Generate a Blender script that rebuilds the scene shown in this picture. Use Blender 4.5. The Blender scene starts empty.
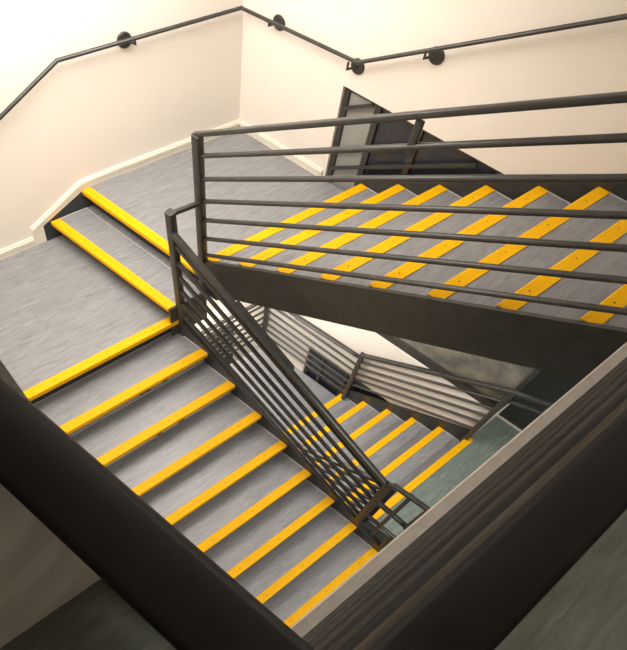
import bpy, bmesh, math, random
from mathutils import Vector, Matrix, Euler
random.seed(4)
SC = bpy.context.scene
COL = SC.collection

# ------------------------------------------------------------------ plan frame
# The stairwell is not quite square in plan: X runs along the step nosings,
# Y runs from the upper floor edge towards the visitor, Z is up (metres).
AL = -0.266308
CA, SA = math.cos(AL), math.sin(AL)
def W(X, Y, Z): return Vector((X*CA, -Y + X*SA, Z))

# ------------------------------------------------------------------ camera
Q = dict(f=535.331515, px=287.218995, py=356.638958, rx=0.531489, ry=-0.105590, rz=-0.915169, cx=-1.131574, cy=-2.288363, cz=2.951360)
cam_d = bpy.data.cameras.new('camera'); cam = bpy.data.objects.new('camera', cam_d); COL.objects.link(cam)
cam.location = (Q['cx'], Q['cy'], Q['cz'])
cam.rotation_euler = Euler((Q['rx'], Q['ry'], Q['rz']), 'XYZ')
cam_d.sensor_fit = 'VERTICAL'; cam_d.sensor_height = 24.0
cam_d.lens = 24.0*Q['f']/650.0
cam_d.shift_x = -(Q['px']-313.5)/650.0
cam_d.shift_y = (Q['py']-325.0)/650.0
cam_d.clip_start = 0.02
SC.camera = cam

# ------------------------------------------------------------------ world, lights, exposure
wd = bpy.data.worlds.new('world'); SC.world = wd; wd.use_nodes = True
wd.node_tree.nodes['Background'].inputs[0].default_value = (0.015, 0.018, 0.022, 1)
wd.node_tree.nodes['Background'].inputs[1].default_value = 1.0
SC.view_settings.view_transform = 'Standard'; SC.view_settings.look = 'None'
SC.view_settings.gamma = 1.0; SC.view_settings.use_curve_mapping = False
SC.view_settings.exposure = 0.0
def area(name, X, Y, Z, sx, sy, power, col, tilt=(0, 0)):
    l = bpy.data.lights.new(name, 'AREA'); l.shape = 'RECTANGLE'; l.size = sx; l.size_y = sy
    l.energy = power; l.color = col
    o = bpy.data.objects.new(name, l); COL.objects.link(o); o.location = W(X, Y, Z)
    o.rotation_euler = (tilt[0], tilt[1], AL)
    return o
WARM = (1.0, 0.94, 0.875)
area('lamp_or_fill_light', 0.3, 0.15, 2.42, 1.5, 1.1, 82, WARM)
area('lamp_or_fill_light', 0.55, 1.6, 4.40, 1.3, 0.9, 13, WARM)
area('lamp_or_fill_light', 0.4, 5.2, 4.10, 0.9, 0.5, 9, WARM)
area('lamp_or_fill_light', 0.98, 1.35, 0.15, 0.25, 0.8, 26, WARM, (0, -0.7))  # added fill, hidden under the upper flight to brighten the far wall
area('lamp_or_fill_light', 1.0, 0.15, -0.56, 0.9, 0.5, 58, WARM)
area('lamp_or_fill_light', 0.4, 4.0, 1.36, 1.1, 0.5, 62, WARM)
area('lamp_or_fill_light', 0.2, -0.2, -3.25, 1.0, 0.5, 15, WARM)
area('lamp_or_fill_light', 1.66, -0.66, -2.475, 0.62, 0.10, 4, WARM)  # light of the added slim lamp, brightens the back wall low down

# ------------------------------------------------------------------ materials
def new_mat(name, col, rough=0.5, metal=0.0, spec=0.5):
    m = bpy.data.materials.new(name); m.use_nodes = True
    b = m.node_tree.nodes['Principled BSDF']
    b.inputs['Base Color'].default_value = (*col, 1); b.inputs['Roughness'].default_value = rough
    b.inputs['Metallic'].default_value = metal; b.inputs['Specular IOR Level'].default_value = spec
    return m
def nodes(m): return m.node_tree.nodes, m.node_tree.links, m.node_tree.nodes['Principled BSDF']
def plan_coord(m, scale):
    n, l, b = nodes(m)
    a = n.new('ShaderNodeAttribute'); a.attribute_name = 'plan'
    mp = n.new('ShaderNodeMapping'); mp.inputs['Scale'].default_value = scale
    l.new(a.outputs['Vector'], mp.inputs['Vector']); return mp
def vinyl(name, dark, mid, light, rough=0.38):
    m = new_mat(name, mid, rough); n, l, b = nodes(m)
    mp = plan_coord(m, (4.0, 26.0, 12.0))
    t = n.new('ShaderNodeTexNoise'); t.inputs['Scale'].default_value = 1.6; t.inputs['Detail'].default_value = 8
    t.inputs['Roughness'].default_value = 0.62; t.inputs['Distortion'].default_value = 0.9
    l.new(mp.outputs[0], t.inputs['Vector'])
    r = n.new('ShaderNodeValToRGB'); e = r.color_ramp.elements
    e[0].position = 0.30; e[0].color = (*dark, 1); e[1].position = 0.72; e[1].color = (*light, 1)
    k = e.new(0.5); k.color = (*mid, 1)
    l.new(t.outputs['Fac'], r.inputs['Fac'])
    mp2 = plan_coord(m, (2.0, 26.0, 12.0))
    t2 = n.new('ShaderNodeTexNoise'); t2.inputs['Scale'].default_value = 2.4; t2.inputs['Detail'].default_value = 3
    t2.inputs['Distortion'].default_value = 1.8
    l.new(mp2.outputs[0], t2.inputs['Vector'])
    r2 = n.new('ShaderNodeValToRGB'); e = r2.color_ramp.elements
    e[0].position = 0.66; e[0].color = (0, 0, 0, 1); e[1].position = 0.74; e[1].color = (1, 1, 1, 1)
    l.new(t2.outputs['Fac'], r2.inputs['Fac'])
    mx = n.new('ShaderNodeMixRGB'); mx.inputs[2].default_value = (*[min(1, c*1.35) for c in light], 1)
    ml = n.new('ShaderNodeMath'); ml.operation = 'MULTIPLY'; ml.inputs[1].default_value = 0.55
    l.new(r2.outputs[0], ml.inputs[0]); l.new(ml.outputs[0], mx.inputs[0]); l.new(r.outputs[0], mx.inputs[1])
    l.new(mx.outputs[0], b.inputs['Base Color'])
    bp = n.new('ShaderNodeBump'); bp.inputs['Strength'].default_value = 0.12; bp.inputs['Distance'].default_value = 0.003
    l.new(t.outputs['Fac'], bp.inputs['Height']); l.new(bp.outputs[0], b.inputs['Normal'])
    return m
def noisy(m, c1, c2, scale, r1=None, r2=None, bump=0.0):
    n, l, b = nodes(m)
    mp = plan_coord(m, (1, 1, 1))
    t = n.new('ShaderNodeTexNoise'); t.inputs['Scale'].default_value = scale; t.inputs['Detail'].default_value = 5
    l.new(mp.outputs[0], t.inputs['Vector'])
    r = n.new('ShaderNodeValToRGB'); e = r.color_ramp.elements
    e[0].position = 0.3; e[0].color = (*c1, 1); e[1].position = 0.7; e[1].color = (*c2, 1)
    l.new(t.outputs['Fac'], r.inputs['Fac']); l.new(r.outputs[0], b.inputs['Base Color'])
    if r1 is not None:
        mr = n.new('ShaderNodeMapRange'); mr.inputs['To Min'].default_value = r1; mr.inputs['To Max'].default_value = r2
        l.new(t.outputs['Fac'], mr.inputs['Value']); l.new(mr.outputs[0], b.inputs['Roughness'])
    if bump:
        bp = n.new('ShaderNodeBump'); bp.inputs['Strength'].default_value = bump; bp.inputs['Distance'].default_value = 0.002
        l.new(t.outputs['Fac'], bp.inputs['Height']); l.new(bp.outputs[0], b.inputs['Normal'])
    return m
M = {}
M['wall'] = noisy(new_mat('wall_paint', (.8, .76, .68), 0.6, 0, .3), (.82, .765, .69), (.845, .79, .715), 2.5, bump=0.05)
M['trim'] = new_mat('cream_skirting', (.84, .79, .68), 0.35)
M['ceiling'] = new_mat('ceiling_paint', (.82, .79, .74), 0.8)
M['grey'] = vinyl('grey_marbled_vinyl', (.195, .197, .203), (.255, .257, .266), (.315, .317, .325))
M['green'] = vinyl('green_marbled_vinyl', (.13, .165, .145), (.175, .215, .19), (.25, .295, .265))
M['greygreen'] = vinyl('grey_green_vinyl', (.13, .145, .12), (.18, .195, .165), (.24, .25, .215))
M['steel'] = noisy(new_mat('dark_painted_steel', (.04, .037, .033), 0.35, 0.3), (.045, .043, .039), (.062, .060, .055), 14, .30, .42)
M['black'] = new_mat('black_steel', (.012, .012, .012), 0.5)
M['riser'] = new_mat('riser_dark', (.03, .03, .03), 0.5)
M['seal'] = new_mat('pale_sealant', (.55, .54, .53), 0.5)
M['coping'] = noisy(new_mat('aluminium_coping', (.36, .33, .29), 0.45, 0.3), (.46, .42, .37), (.56, .52, .46), 30)
M['glass'] = new_mat('dark_window_glass', (.028, .032, .042), 0.25, 0, 0.5)
M['greyglass'] = noisy(new_mat('painted_reflection_glass', (.15, .15, .13), 0.2, 0, .6), (.07, .08, .08), (.24, .22, .17), 5)  # reflections painted into the pane colour as blotchy noise
M['paleglass'] = new_mat('pale_window_glass', (.30, .30, .28), 0.35, 0, 0.5)  # paler glass colour for the first pane
M['doorpaint'] = new_mat('dark_green_door_paint', (.018, .024, .02), 0.3)
M['screw'] = new_mat('screw_head', (.12, .09, .02), 0.4, 0.6)
# yellow nosing
m = new_mat('yellow_grit', (.88, .50, .004), 0.6, 0, .2); M['yellow'] = noisy(m, (.84, .43, .001), (.92, .49, .0015), 60, bump=0.25)
m = new_mat('lamp_diffuser', (1, 1, 1)); n, l, b = nodes(m)
b.inputs['Emission Color'].default_value = (*WARM, 1); b.inputs['Emission Strength'].default_value = 4.0; M['diffuser'] = m

# ------------------------------------------------------------------ mesh helpers (verts kept in plan coordinates)
class MB:
    def __init__(s): s.v = []; s.f = []; s.m = []
    def add(s, vs, fs, mi=0):
        o = len(s.v); s.v += [tuple(v) for v in vs]; s.f += [tuple(i+o for i in f) for f in fs]; s.m += [mi]*len(fs); return s
    def box(s, x0, x1, y0, y1, z0, z1, mi=0):
        vs = [(x, y, z) for x in (x0, x1) for y in (y0, y1) for z in (z0, z1)]
        fs = [(0, 1, 3, 2), (4, 6, 7, 5), (0, 4, 5, 1), (2, 3, 7, 6), (0, 2, 6, 4), (1, 5, 7, 3)]
        return s.add(vs, fs, mi)
    def prism(s, axis, a0, a1, poly, mi=0):
        # poly of (p,q): axis X -> (Y,Z); axis Y -> (X,Z); axis Z -> (X,Y)
        def mk(a, p):
            return {'X': (a, p[0], p[1]), 'Y': (p[0], a, p[1]), 'Z': (p[0], p[1], a)}[axis]
        n = len(poly); vs = [mk(a0, p) for p in poly]+[mk(a1, p) for p in poly]
        fs = [tuple(range(n)), tuple(range(2*n-1, n-1, -1))]+[(i, i+n, (i+1) % n+n, (i+1) % n) for i in range(n)]
        return s.add(vs, fs, mi)
    def tube(s, pts, r, n=12, sq=None, mi=0):
        # swept section through plan points; sq=(half width, half height) gives a rounded box section
        P = [W(*p) for p in pts]
        if sq:
            a, b_ = sq; c = min(a, b_)*0.3; prof = []
            for cx, cy, a0 in ((a-c, b_-c, 0), (-(a-c), b_-c, 90), (-(a-c), -(b_-c), 180), (a-c, -(b_-c), 270)):
                for k in (0, 45, 90):
                    t = math.radians(a0+k); prof.append((cx+c*math.cos(t), cy+c*math.sin(t)))
        else: prof = [(r*math.cos(2*math.pi*k/n), r*math.sin(2*math.pi*k/n)) for k in range(n)]
        npf = len(prof); rings = []
        seg = [(P[i+1]-P[i]).normalized() for i in range(len(P)-1)]
        t = seg[0]; up = Vector((0, 0, 1)) if abs(t.z) < 0.95 else W(0, 1, 0).normalized()
        sd = t.cross(up).normalized(); uv = sd.cross(t).normalized()
        for i, p in enumerate(P):
            t = seg[max(0, i-1)]
            if i > 1:
                rot = seg[i-2].rotation_difference(seg[i-1]); sd = rot @ sd; uv = rot @ uv
            nrm = (seg[i-1]+seg[i]).normalized() if 0 < i < len(P)-1 else t
            ring = []
            for (u, v) in prof:
                x = p+sd*u+uv*v
                ring.append(x+t*((p-x).dot(nrm)/t.dot(nrm)))
            rings.append(ring)
        vs = []
        for i, ring in enumerate(rings):
            for x in ring: vs.append(inv(x))
        fs = []
        for i in range(len(rings)-1):
            for k in range(npf):
                k2 = (k+1) % npf; fs.append((i*npf+k, i*npf+k2, (i+1)*npf+k2, (i+1)*npf+k))
        fs += [tuple(range(npf-1, -1, -1)), tuple((len(rings)-1)*npf+k for k in range(npf))]
        return s.add(vs, fs, mi)
    def disc(s, c, axis, r, t, n=28, mi=0):
        # round plate centred at plan point c, world axis vector
        p = W(*c); ax = axis.normalized(); sd = ax.orthogonal().normalized(); up = ax.cross(sd); vs = []
        for k, rr in ((0, r*1.0), (t*.7, r*1.0), (t, r*.93)):
            for i in range(n):
                a = 2*math.pi*i/n; vs.append(inv(p+ax*k+sd*math.cos(a)*rr+up*math.sin(a)*rr))
        fs = [tuple(range(n-1, -1, -1)), tuple(2*n+i for i in range(n))]
        for j in range(2):
            fs += [(j*n+i, j*n+(i+1) % n, (j+1)*n+(i+1) % n, (j+1)*n+i) for i in range(n)]
        return s.add(vs, fs, mi)
def inv(p):
    X = p.x/CA; return (X, -(p.y-X*SA), p.z)
def build(name, mb, mats, parent=None, smooth=False, bevel=0.0):
    me = bpy.data.meshes.new(name)
    org = parent.matrix_world_loc if parent is not None and hasattr(parent, 'matrix_world_loc') else None
    off = Vector(LOC.get(parent.name, (0, 0, 0))) if parent else None
    wv = [W(*v) for v in mb.v]
    if off is None:
        off = Vector((sum(v.x for v in wv)/len(wv), sum(v.y for v in wv)/len(wv), min(v.z for v in wv)))
        loc = off
    else: loc = Vector((0, 0, 0))
    me.from_pydata([v-off for v in wv], [], mb.f)
    if not isinstance(mats, (list, tuple)): mats = [mats]
    for k in mats: me.materials.append(M[k])
    for p, mi in zip(me.polygons, mb.m): p.material_index = mi; p.use_smooth = smooth
    at = me.attributes.new('plan', 'FLOAT_VECTOR', 'POINT')
    for i, v in enumerate(mb.v): at.data[i].vector = v
    bm = bmesh.new(); bm.from_mesh(me); bmesh.ops.recalc_face_normals(bm, faces=bm.faces)
    if smooth:
        for e in bm.edges:
            if len(e.link_faces) == 2 and e.calc_face_angle(0) > 0.8: e.smooth = False
    bm.to_mesh(me); bm.free()
    o = bpy.data.objects.new(name, me); COL.objects.link(o); o.location = loc
    LOC[o.name] = off
    if parent: o.parent = parent
    if bevel:
        bv = o.modifiers.new('bevel', 'BEVEL'); bv.width = bevel; bv.segments = 2; bv.limit_method = 'ANGLE'
    return o
LOC = {}
def thing(name, label, cat, at, group=None):
    o = bpy.data.objects.new(name, None); COL.objects.link(o); o.empty_display_size = 0.1
    o.location = W(*at); LOC[o.name] = W(*at); o['label'] = label; o['category'] = cat
    if group: o['group'] = group
    return o
def struct(name, mb, mats, parent=None, label=None, **k):
    o = build(name, mb, mats, parent, **k)
    if parent is None: o['kind'] = 'structure'
    if label: o['label'] = label; 
    if label and parent is None: o['category'] = name.split('_')[0]
    return o

# ------------------------------------------------------------------ measured layout
r, g = 0.1718, 0.28
rD, gD, YD = 0.1746, 0.2724, 0.496
rE, gE, YE6 = 0.1702, 0.277, 2.3788
XR0, XR1, XS1, XS2, XD1 = 0.5993, 2.0155, 0.588, 0.299, 0.3615
YR, YW = 0.4884, -0.74
ZL2 = -2*r; ZF1 = -1.915; ZF2 = 1.7179; ZL3 = ZF1-6*rE
INS = .05; XL = -1.115; YC = 2.296; YF = 2.6216; ZC = 4.5; ZB = -5.9
def nR(Y): return r*(1+(Y-YR)/g)
def nD(Y): return ZL2-rD*(Y-YD)/gD
def nE(Y): return ZF1+rE*(Y-YE6)/gE

# ------------------------------------------------------------------ structure
struct('wall_back', MB().box(-4.4, 2.8, YW-.2, YW, ZB, ZC), 'wall', label='cream painted wall behind the upper landing, with the grey handrail bending along it')
# right wall with two window openings (solid pieces around the openings)
WY0, WZ0, WZ1b = 0.152, -1.372, 0.805
mb = MB()
XW = XR1+.012; XB = XW+.38
mb.box(XW, XB, YW, WY0, -2.30, ZC)
mb.box(XW, XB, WY0, YE6+.02, WZ1b, ZC)
mb.box(XW, XB, YE6+.02, 6.5, ZF2-.3, ZC)
mb.box(XW, XB, WY0, YE6, -2.30, WZ0)
mb.box(XW, XB, YW, .41, ZB, -2.30)
mb.box(XW, XB, 1.9, YE6, ZB, -2.30)
mb.box(XW, XB, .41, 1.9, ZB, -4.6)
struct('wall_right', mb, 'wall', label='cream painted wall on the far side of the upper flight, cut by the dark window')
struct('wall_left', MB().box(-4.4, XL, YW, YC, ZB, ZC), 'wall', label='shaded cream wall end in the lower left corner, under the near handrail')
struct('wall_front', MB().box(-4.4, 2.8, 6.5, 6.7, ZB, ZC), 'wall')
struct('wall_side', MB().box(-4.6, -4.4, YW, 6.7, ZB, ZC), 'wall')
struct('ceiling', MB().box(-4.6, 2.8, YW-.2, 6.7, ZC, ZC+.15), 'ceiling')
# floors and landings
struct('floor', MB().box(XS1, XR1+.012, YW, YR+.0, -.034, 0).box(XS1+INS+.012, XR1+.012, YW, YR+INS, -.16, -.034).box(XR0+.012, XR1, YR, YR+INS, -.034, 0), 'grey', label='grey marbled vinyl landing at the foot of the upper flight')
struct('floor', MB().box(XL, XS2+INS, YW, YD, ZL2-.034, ZL2).box(XL, XS2+INS, YW, YD-INS-.012, ZL2-.16, ZL2-.034), 'grey', label='grey marbled vinyl quarter landing two steps lower, left of the railing post')
mb = MB().prism('Z', ZF1-.22, ZF1, [(XR0, YE6+.01), (XR1+.02, YE6+.01), (2.44, YE6+.01), (2.44, 6.5), (-4.4, 6.5), (-4.4, YD+8*gD), (XR0, YD+8*gD)])
struct('floor', mb, 'green', label='green marbled vinyl floor of the storey below, at the foot of the lower flights')
mb = MB().prism('Z', ZF2-.26, ZF2, [(XL-.005, YC), (XL-.005, YF+.03), (XR0-.02, YF+.03), (XR0-.02, 3.02), (XR1+.02, 3.02), (XR1+.02, 6.5), (-4.4, 6.5), (-4.4, YC)])
struct('floor', mb, 'greygreen', label='grey green vinyl floor in the lower right corner, behind the near handrail')
struct('floor', MB().box(XD1+.04, XR1+.012, -.21, YE6-5*gE+.0, ZL3-.16, ZL3), 'grey', label='grey vinyl landing deep in the well at the foot of the lowest flight')
struct('floor', MB().box(-4.4, 2.8, YW, 6.5, ZB-.1, ZB), 'grey')
struct('trim_1', MB().box(XL-.005, XR0-.02, YF, YF+.03, ZF2-.26, ZF2+.004), 'coping', label='pale metal strip edging the upper floor slab under the near railing')
# skirting with the stepped run beside the two landing steps
def pl(pts): return [(p[0], p[1]) for p in pts]
mb = MB()
sk = [(XL, ZL2), (.236, ZL2), (.248, -.21), (.591, -.012), (.68, 0), (XW, 0), (XW, .083), (.93, .083), (.60, .075), (.155, -.172), (.138, -.262), (XL, -.262)]
# split into convex quads
quads = [[sk[0], sk[1], sk[10], sk[11]], [sk[1], sk[2], sk[9], sk[10]], [sk[2], sk[3], sk[8], sk[9]], [sk[3], sk[4], sk[7], sk[8]], [sk[4], sk[5], sk[6], sk[7]]]
for qd in quads: mb.prism('Y', YW, YW+.016, qd)
for a, b2 in zip([sk[11], sk[10], sk[9], sk[8], sk[7]], [sk[10], sk[9], sk[8], sk[7], sk[6]]):
    mb.prism('Y', YW+.016, YW+.024, [(a[0], a[1]-.034), (b2[0], b2[1]-.034), (b2[0], b2[1]-.012), (a[0], a[1]-.012)])
struct('baseboard_back', mb, 'trim', label='cream skirting board stepping down beside the two landing steps')
struct('baseboard_right', MB().box(XW-.016, XW, YW+.024, WY0-.02, 0, .083).box(XW-.024, XW-.016, YW+.024, WY0-.02, .048, .07), 'trim', label='cream skirting board along the right landing wall up to the window')
struct('baseboard_side', MB().box(2.425, 2.44, YE6+.02, 6.5, ZF1, ZF1+.02).box(XR1+.02, 2.44, YE6+.01, YE6+.022, ZF1, ZF1+.30), 'trim')
struct('door_1', MB().box(2.44, 2.5, YE6+.01, 6.5, ZF1+.0, ZF2-.27), 'doorpaint', label='dark green panelled wall beside the green floor, below the upper flight')

struct('door_2', MB().box(1.0, XR1, YW, YW+.03, ZB, -2.98), 'doorpaint', label='dark door deep in the well behind the lowest landing railing')
# windows
def win(name, y0, y1, z0, z1, verts, bars, label, mull=None):
    f = MB(); t = .04; x0, x1 = XW+.02, XW+.07
    f.box(x0, x1, y0, y0+t, z0, z1); f.box(x0, x1, y1-t, y1, z0, z1); f.box(x0, x1, y0, y1, z1-t*.6, z1); f.box(x0, x1, y0, y1, z0, z0+t)
    o = struct(name, f, 'steel', label=label)
    # panes between the uprights
    xs = [y0+t]+[v for v in verts]+[y1-t]
    for i in range(len(xs)-1):
        if mull:
            build('pane', MB().box(x0+.02, x0+.03, xs[i], xs[i+1], -.42, z1-t*.6), 'paleglass' if i == 0 else 'glass', o)
            build('pane', MB().box(x0+.02, x0+.03, xs[i], xs[i+1], z0+t, -.42), 'greyglass', o)
        else: build('pane', MB().box(x0+.02, x0+.03, xs[i], xs[i+1], z0+t, z1-t*.6), 'glass', o)
    if mull:
        build('transom', MB().box(x0, x1, y0+t, y1-t, -.45, -.40), 'steel', o)
        build('sill_frame', MB().box(x0-.01, x1, y0+t, y1-t, z0+.01, z0+.11), 'steel', o)
    for v in verts: build('mullion', MB().box(x0-.004, x1, v-.022, v+.022, -.42 if mull else z0+t, z1-t*.6), 'steel', o)
    for (ya, yb, z) in bars: build('transom', MB().box(x0+.004, x1-.01, ya, yb, z-.016, z+.016), 'steel', o)
    return o
win('window_1', WY0, YE6+.02, WZ0, WZ1b, [.43, .76, 1.35], [],
    'tall dark framed window rising from below the upper flight, its top corner beside the landing', True)
wnd = bpy.data.objects['window_1']
for z in (.59, .27, .11):  # solid bars imitating the railing's reflection in the glass
    build('reflection_bar', MB().tube([(XW+.006, WY0+.03, z+.02), (XW+.006, .78, z+.02+(.75-WY0)*.62)] if z > .2 and z < .5 else [(XW+.006, WY0+.03, z+.02), (XW+.006, 1.2, z+.02+(1.17-WY0)*.62)] if z < .2 else [(XW+.006, WY0+.03, z+.06), (XW+.006, .40, z+.19)], 0, sq=(.008, .012)), 'steel', wnd)
win('window_2', .41, 1.9, -4.6, -2.30, [.62, .95, 1.4], [(.41, 1.9, -2.75)], 'dark framed window deep in the well behind the lowest railing')

# ------------------------------------------------------------------ flights
def strip(mbo, X0, X1, Yl, Z, d, w=.066, lip=.034):
    """nosing: leading edge at Yl, d=+1 when the tread lies at larger Y, -1 when at smaller Y"""
    y0 = Yl; y1 = Yl+d*w
    t = .005
    poly = [(y0-d*.004, Z-lip), (y0-d*.004, Z+t-.003), (y0, Z+t), (y1, Z+t), (y1, Z), (y0+d*.001, Z), (y0+d*.001, Z-lip)]
    a, b2, c, e, f_, h, i_ = poly
    mbo.prism('X', X0, X1, [a, b2, h, i_]); mbo.prism('X', X0, X1, [b2, c, e, f_, h])
    L = X1-X0; n = max(3, int(L/.33))
    for k in range(n):
        x = X0+L*(k+.5)/n; y = Yl+d*w*.45
        c = (x, y, Z+t)
        mbo.disc(c, Vector((0, 0, 1)), .0042, .0008, 8, 1)

def flight(label, at, steps, d, X0, X1, runs, rise, X_seal, zlow):
    th = thing('stair_flight', label, 'stairs', at)
    for (Y, Z, has_tread, run) in steps:
        if has_tread:
            mb = MB().box(X0, X1, min(Y, Y+d*(run+INS)), max(Y, Y+d*(run+INS)), Z-.034, Z)
            tr = build('tread', mb, 'grey', th)
            s = MB()
            for xs in X_seal:
                s.box(xs-.0035, xs+.0035, min(Y, Y+d*run), max(Y, Y+d*run), Z, Z+.003)
            if d < 0 and Y < YD+2.5*gD:
                yb = Y-gD-INS; s.box(X0, X1, yb, yb+.006, Z, Z+.003)
            build('sealant_line', s, 'seal', tr)
        rs = MB().box(X0, X1, min(Y+d*INS, Y+d*(INS+.012)), max(Y+d*INS, Y+d*(INS+.012)), Z-rise, Z-.034)
        if d < 0 and Y > YD+.1: rs.box(X0, X1, Y+d*(INS-.006), Y+d*INS, Z-rise, Z-rise+.012, 1)
        build('riser', rs, ['grey', 'seal'] if d < 0 and Y > YD+.1 else 'riser', th)
        sb = MB(); strip(sb, X0+.004, X1-.004, Y, Z, d); build('nosing_strip', sb, ['yellow', 'screw'], th)
    return th
# upper flight (ascends away from the landing)
stepsR = [(YR+i*g, (i+1)*r, i < 9, g) for i in range(10)]
fR = flight('upper stair flight of grey treads with yellow nosings climbing to the right', (1.3, YR, 0), stepsR, 1, XR0+.012, XR1-.006, g, r, [XR1-.012], 0)
def stringer(name, X0, X1, poly, th, mat='steel'):
    return build(name, MB().prism('X', X0, X1, poly), mat, th)
yt = 3.05
stringer('stringer', XR0-.014, XR0+.012, [(YR-.012, -.17), (.60, -.17), (.787, -.003), (yt, .6136*(yt-.787)-.003), (yt, nR(yt)-.007), (YR-.012, nR(YR)-.016)], fR)
so = stringer('stringer', XR1-.002, XR1+.012, [(YR-.02, -.16), (.80, -.16), (yt, 1.23), (yt, nR(yt)+.045), (YR-.02, nR(YR)+.045-.01)], fR)
build('top_flange', MB().tube([(XR1+.006, YR-.02, nR(YR)+.05), (XR1+.006, yt, nR(yt)+.05)], 0, sq=(.012, .012)), 'steel', so)
# flight going down under the slab
stepsD = [(YD+j*gD, ZL2-j*rD, j > 0, gD) for j in range(9)]
fD = flight('wide lower left flight of grey treads and yellow nosings descending under the near railing', (-.4, YD+8*gD, ZF1), stepsD, -1, XL+.005, XD1, gD, rD, [XD1-.006], 0)
ye = YD+8*gD
def hD(Y): return .06*(Y-.5)
stringer('stringer', XD1, XD1+.03, [(YD-.02, nD(YD)-.20), (ye, nD(ye)-.18), (ye+.02, nD(ye)+hD(ye)-.03), (YD+.05, nD(YD+.05)+.02), (YD-.02, ZL2-.0)], fD)
# two steps between the landings
th = thing('landing_steps', 'two short steps with yellow nosings joining the upper landing to the lower one', 'steps', (.44, 0, ZL2))
mb = MB().box(XS2, XS1+INS, YW+.024, YR-.006, -r-.034, -r)
tr = build('tread', mb, 'grey', th)
build('sealant_line', MB().box(XS2, XS1, YW+.024, YW+.031, -r, -r+.003).box(XS1-.012, XS1-.006, YW+.03, YR-.01, -r, -r+.003), 'seal', tr)
for X, Z, ya in ((XS1, 0, YR-.08), (XS2, -r, YR-.008)):
    build('riser', MB().box(X+INS, X+INS+.012, YW+.024, YR-.012, Z-r, Z-.034), 'riser', th)
    t = .005; w = .066; sb = MB()
    sb.prism('Y', YW+.026, ya, [(X-.004, Z-.034), (X-.004, Z+t-.003), (X+.001, Z), (X+.001, Z-.034)])
    sb.prism('Y', YW+.026, ya, [(X-.004, Z+t-.003), (X, Z+t), (X+w, Z+t), (X+w, Z), (X+.001, Z)])
    for k in range(4): sb.disc((X+w*.45, YW+.16+.3*k, Z+t), Vector((0, 0, 1)), .0042, .0008, 8, 1)
    build('nosing_strip', sb, ['yellow', 'screw'], th)
build('end_plate', MB().box(XS2+.0, XS1+.012, YR-.006, YR+.006, ZL2-.16, -r-.001).box(XS1+.001, XS1+.012, YR-.006, YR+.006, -r, -.002), 'steel', th)
# black closing piece between skirting and steps
build('side_cheek', MB().prism('Y', YW+.0, YW+.018, [(.225, ZL2), (XS1+INS+.01, ZL2), (XS1+INS+.01, -.03), (.56, -.03), (.24, -.19)]), 'riser', th)
# lowest visible flight
stepsE = [(YE6-(5-k)*gE, ZF1-(5-k)*rE, k < 5, gE) for k in range(6)]
fE = flight('lowest stair flight seen through the well, rising to the green floor', (1.3, YE6-5*gE, ZL3), stepsE, 1, XR0+.012, XR1-.006, gE, rE, [XR1-.012], 0)
ys = YE6-5*gE
stringer('stringer', XR0-.014, XR0+.012, [(ys-.02, ZL3-.16), (ys+.3, ZL3-.14), (YE6+.01, ZF1-.28), (YE6+.01, ZF1), (ys-.02, nE(ys)-.01)], fE)
stringer('stringer', XR1-.006, XR1+.012, [(ys-.02, ZL3-.16), (ys+.3, ZL3-.14), (YE6+.01, ZF1-.28), (YE6+.01, ZF1+.13), (ys-.02, nE(ys)+.13)], fE)

# torn bits of black backing hanging under two of the nosings
strips_D = [o for o in fD.children if o.name.startswith('nosing_strip')]
for j, xs in ((1, (-.20, -.15, -.01)), (2, (-.30, -.12))):
    for i, x in enumerate(xs):
        w = .022+.008*(i % 2); y = YD+j*gD+.0045; z = ZL2-j*rD-.034
        build('torn_backing', MB().prism('Y', y, y+.002, [(x-w, z+.004), (x+w*.8, z+.005), (x+w, z-.013), (x-w*.2, z-.017), (x-w*.9, z-.009)]), 'black', strips_D[j])
# ------------------------------------------------------------------ railings
HS = [.95, .81, .66, .51, .36, .21, .07]
PR = .0135
def post(X, Y, z0, z1, th, hx=.025, hy=.025, name='post', plate=False):
    p = build(name, MB().tube([(X, Y, z0), (X, Y, z1)], 0, sq=(hx, hy)), 'steel', th, smooth=True)
    return p
def bar(name, pts, th, rad=PR, sq=None):
    return build(name, MB().tube(pts, rad, sq=sq), 'steel', th, smooth=True)
HB = (.021, .021)
# upper flight inner railing
t = thing('stair_railing', 'dark steel railing along the open side of the upper flight', 'railing', (XR0, YR, 0))
post(XR0-.002, YR-.01, -.16, 1.13, t)
for k, (h, h2) in enumerate([(.96, .976), (.828, .841), (.672, .694), (.510, .546), (.358, .402), (.198, .250), (.044, .088)]):
    ya = YR+.0 if k == 0 else YR+.012
    a = (XR0, ya-.0, nR(YR+.02)+h); b = (XR0, 3.2, nR(3.2)+h2+(h2-h)*.4)
    if k == 0: bar('handrail', [(XR0, YR-.03, nR(YR+.0)+h-.01), b], t, sq=(.013, .0125))
    else: bar('rail', [a, b], t)
bar('stub_post', [(XR0, 1.575, nR(1.575)+HS[1]), (XR0, 1.575, nR(1.575)+HS[0])], t, sq=(.009, .016))
post(XR0, 3.17, ZF2-.25, nR(3.17)+.95, t)
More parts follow.
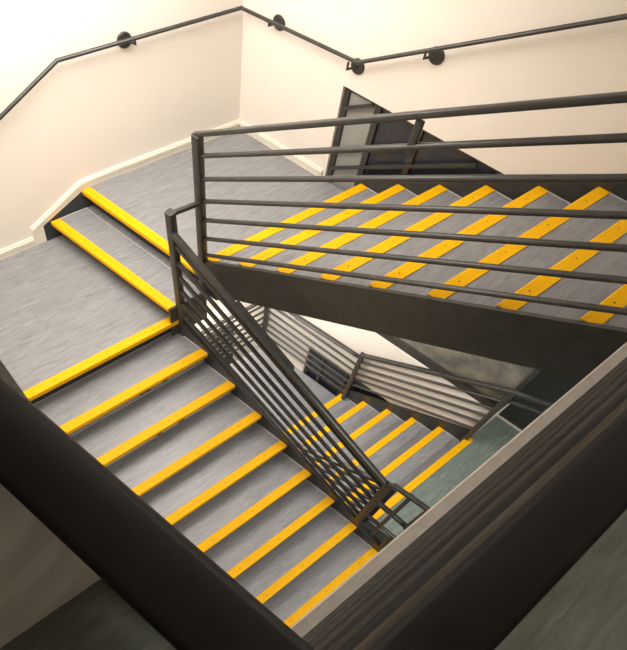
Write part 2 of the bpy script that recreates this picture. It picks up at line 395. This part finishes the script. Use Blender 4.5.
# left flight inner railing, with its link and lower return panel
XD = XD1+.016
t = thing('stair_railing', 'dark steel railing descending through the middle of the well beside the left flight', 'railing', (XD, 2.36, ZF1))
post(XD, YD+.01, ZL2-.18, .725, t)
bar('link_rail', [(XD, YD+.01, .71), (XR0-.01, YR-.0, .68)], t, sq=(.013, .013))
def zD(Y, h): return nD(Y)+h+hD(Y)
HD = [.945, .825, .675, .53, .385, .24, .095]
for k, h in enumerate(HD):
    a = (XD, YD+.02, zD(YD+.02, h)); b = (XD, 2.355, zD(2.355, h))
    if k == 0: bar('handrail', [(XD-.01, a[1], a[2]-.01), (XD-.01, b[1], b[2]-.01)], t, sq=(.019, .017))
    else: bar('rail', [a, b], t, rad=.0155)
post(XD, 2.365, -1.62, -.475, t, hx=.016, hy=.03)
bar('return_rail', [(XD-.01, 2.37, -.485), (XD-.01, 2.40, -.425), (XD-.01, 2.655, -.405), (XD-.01, 2.655, -.92)], t, sq=(.016, .016))
bar('return_rail', [(XD, 2.37, -.86), (XD, 2.67, -.91)], t, sq=(.018, .018))
bar('return_post', [(XD, 2.52, -.41), (XD, 2.52, -1.50)], t, sq=(.014, .014))
bar('return_rail', [(XD, 2.37, -1.61), (XD, 2.68, -1.64)], t, sq=(.018, .024))
bar('return_post', [(XD, 2.66, -1.25), (XD, 2.66, -1.91)], t, sq=(.02, .03))
bar('return_rail', [(XD, 2.37, -1.22), (XD, 2.67, -1.25)], t, sq=(.014, .014))
# slim grab rail fixed to the well side
grab = bar('grab_rail', [(XD+.055, .95, zD(.95, .86)), (XD+.055, 1.43, zD(1.43, .86))], t, rad=.013)
build('bracket', MB().tube([(XD, 1.43, zD(1.43, .80)), (XD+.055, 1.43, zD(1.43, .86))], .012), 'steel', grab, smooth=True)
# lowest flight inner railing
t = thing('stair_railing', 'dark steel railing under the middle railing, on the well side of the lowest flight', 'railing', (XR0, ys, ZL3))
post(XR0, 1.35, nE(1.35)-.1, nE(1.35)+.96, t)
post(XR0, YE6+.0, ZF1, ZF1+.97, t)
for k, h in enumerate(HS):
    if k == 0: bar('handrail', [(XR0, 1.33, nE(1.33)+h), (XR0, YE6, nE(YE6)+h)], t, sq=(.02, .02))
    else: bar('rail', [(XR0, 1.36, nE(1.36)+h), (XR0, YE6, nE(YE6)+h)], t)
# lowest flight outer railing
XE = 1.985-.03+.02
t = thing('stair_railing', 'dark steel railing on the far side of the lowest flight, against the cream wall', 'railing', (XE, 1.05, ZL3))
post(XE, 1.055, ZL3, -1.725, t)
post(XE, 2.375, ZF1-.1, -.875, t)
HE = [(-1.745, -.885), (-1.872, -1.075), (-2.00, -1.235), (-2.125, -1.385), (-2.24, -1.53), (-2.38, -1.69)]
for k, (z0, z1) in enumerate(HE):
    a = (XE, 1.06, z0); b = (XE, 2.37, z1)
    if k == 0: bar('handrail', [a, b, (XE, 2.67, -.74)], t, sq=(.02, .02))
    else: bar('rail', [a, b], t)
bar('return_rail', [(XE, 2.38, -1.03), (XE, 2.66, -.90), (XE, 2.66, -.75)], t, sq=(.014, .014))
# railing round the lowest landing
t = thing('landing_railing', 'dark steel railing around the lowest landing, left of the lowest flight', 'railing', (XE, -.17, ZL3))
post(XE, -.19, ZL3, -1.86, t)
zs = [-1.835, -1.97, -2.10, -2.23, -2.36, -2.49, -2.62]
for k, z in enumerate(zs):
    if k == 0:
        bar('handrail', [(XE, -.17, z-.03), (XE, 1.03, z+.03)], t, sq=(.018, .018))
        bar('handrail', [(.75, -.19, z-.03), (XE-.02, -.19, z-.03)], t, sq=(.018, .018))
    else:
        bar('rail', [(XE, -.17, z), (XE, 1.03, z)], t); bar('rail', [(.75, -.19, z), (XE-.02, -.19, z)], t)
gr = bar('grab_rail', [(XE-.05, .24, -1.80), (XE-.05, 1.0, -1.745)], t, rad=.017)
build('bracket', MB().tube([(XE-.05, .24, -1.80), (XE, .24, -1.87)], .014), 'steel', gr, smooth=True)
post(.75, -.19, ZL3, -1.86, t)
# railing of the upper floor right under the camera
YG, XG = 2.664, -1.156
keep = M['steel']; M['steel'] = noisy(new_mat('shade_darkened_steel', (.02, .019, .018), .45, 0, .25), (.014, .013, .011), (.020, .018, .016), 14, .42, .55)  # same paint as the other railings, colour darkened to imitate shade
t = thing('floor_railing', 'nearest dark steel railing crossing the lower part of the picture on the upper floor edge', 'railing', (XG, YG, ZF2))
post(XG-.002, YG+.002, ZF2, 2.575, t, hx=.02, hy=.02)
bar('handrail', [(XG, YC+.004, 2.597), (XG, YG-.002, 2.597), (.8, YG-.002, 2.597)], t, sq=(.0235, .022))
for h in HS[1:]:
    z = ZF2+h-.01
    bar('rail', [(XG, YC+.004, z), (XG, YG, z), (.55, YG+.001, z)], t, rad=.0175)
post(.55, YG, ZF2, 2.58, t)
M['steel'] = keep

# ------------------------------------------------------------------ wall handrail
t = thing('wall_handrail', 'grey metal handrail running round the cream walls above the landing', 'handrail', (.635, -.67, 0))
XH, YH = 1.945, -.67
pts = [(-.35, YH, .45), (.635, YH, .995), (XH, YH, 1.0), (XH, .278, 1.045), (XH, 3.2, 1.055+.6136*(3.2-.278))]
bar('rail', pts, t, rad=.0125)
def bracket(c, axis, c2):
    b = build('bracket', MB().disc(c, axis, .05, .012), 'steel', t, smooth=True)
    e = Vector(W(*c2)); p0 = W(*c)+axis.normalized()*.01
    q1 = inv(p0); q2 = inv(Vector((e.x, e.y, min(p0.z, e.z)-.002)))
    build('arm', MB().tube([q1, q2, c2], .0075), 'steel', b, smooth=True)
nb = -(W(0, 0, 0)-W(0, 1, 0)).normalized()
# normals pointing into the room
ex = W(1, 0, 0).normalized(); ey = W(0, 1, 0).normalized(); up = Vector((0, 0, 1))
nback = ey - ex*ey.dot(ex); nright = -(ex-ey*ex.dot(ey))
bracket((1.118, YW, .965), nback, (1.14, YH, .985))
bracket((XW, -.423, .985), nright, (XH, -.43, 1.0))
bracket((XW, .226, .975), nright, (XH, .215, 1.02))
bracket((XW, .709, 1.258), nright, (XH, .69, 1.285))
bracket((-.2, YW, .50), nback, (-.15, YH, .55))
bracket((XW, 2.3, 2.25), nright, (XH, 2.28, 2.25))

# ------------------------------------------------------------------ ceiling lamps (outside the frame) and an added lamp in the well
def lampbox(label, X, Y, Z, sx, sy):
    t = thing('ceiling_light', label, 'lamp', (X, Y, Z+.02))
    build('frame', MB().box(X-sx/2-.02, X+sx/2+.02, Y-sy/2-.02, Y+sy/2+.02, Z+.02, Z+.05), 'trim', t)
    build('diffuser', MB().box(X-sx/2, X+sx/2, Y-sy/2, Y+sy/2, Z+.012, Z+.02), 'diffuser', t)
lampbox('large ceiling light panel over the stairwell', .55, .55, 4.44, 1.3, .9)
t = thing('added_wall_lamp', 'slim added lamp brightening the low back wall, between the rails in the well', 'lamp', (1.66, YW, -2.46))  # added fixture, put in to make the bright patch in the well
build('housing', MB().box(1.31, 2.0, YW, YW+.15, -2.46, -2.43), 'trim', t)
build('diffuser', MB().box(1.32, 1.99, YW+.01, YW+.14, -2.468, -2.46), 'diffuser', t)
lampbox('small ceiling light panel over the upper floor', 0.4, 5.2, 4.44, .9, .5)
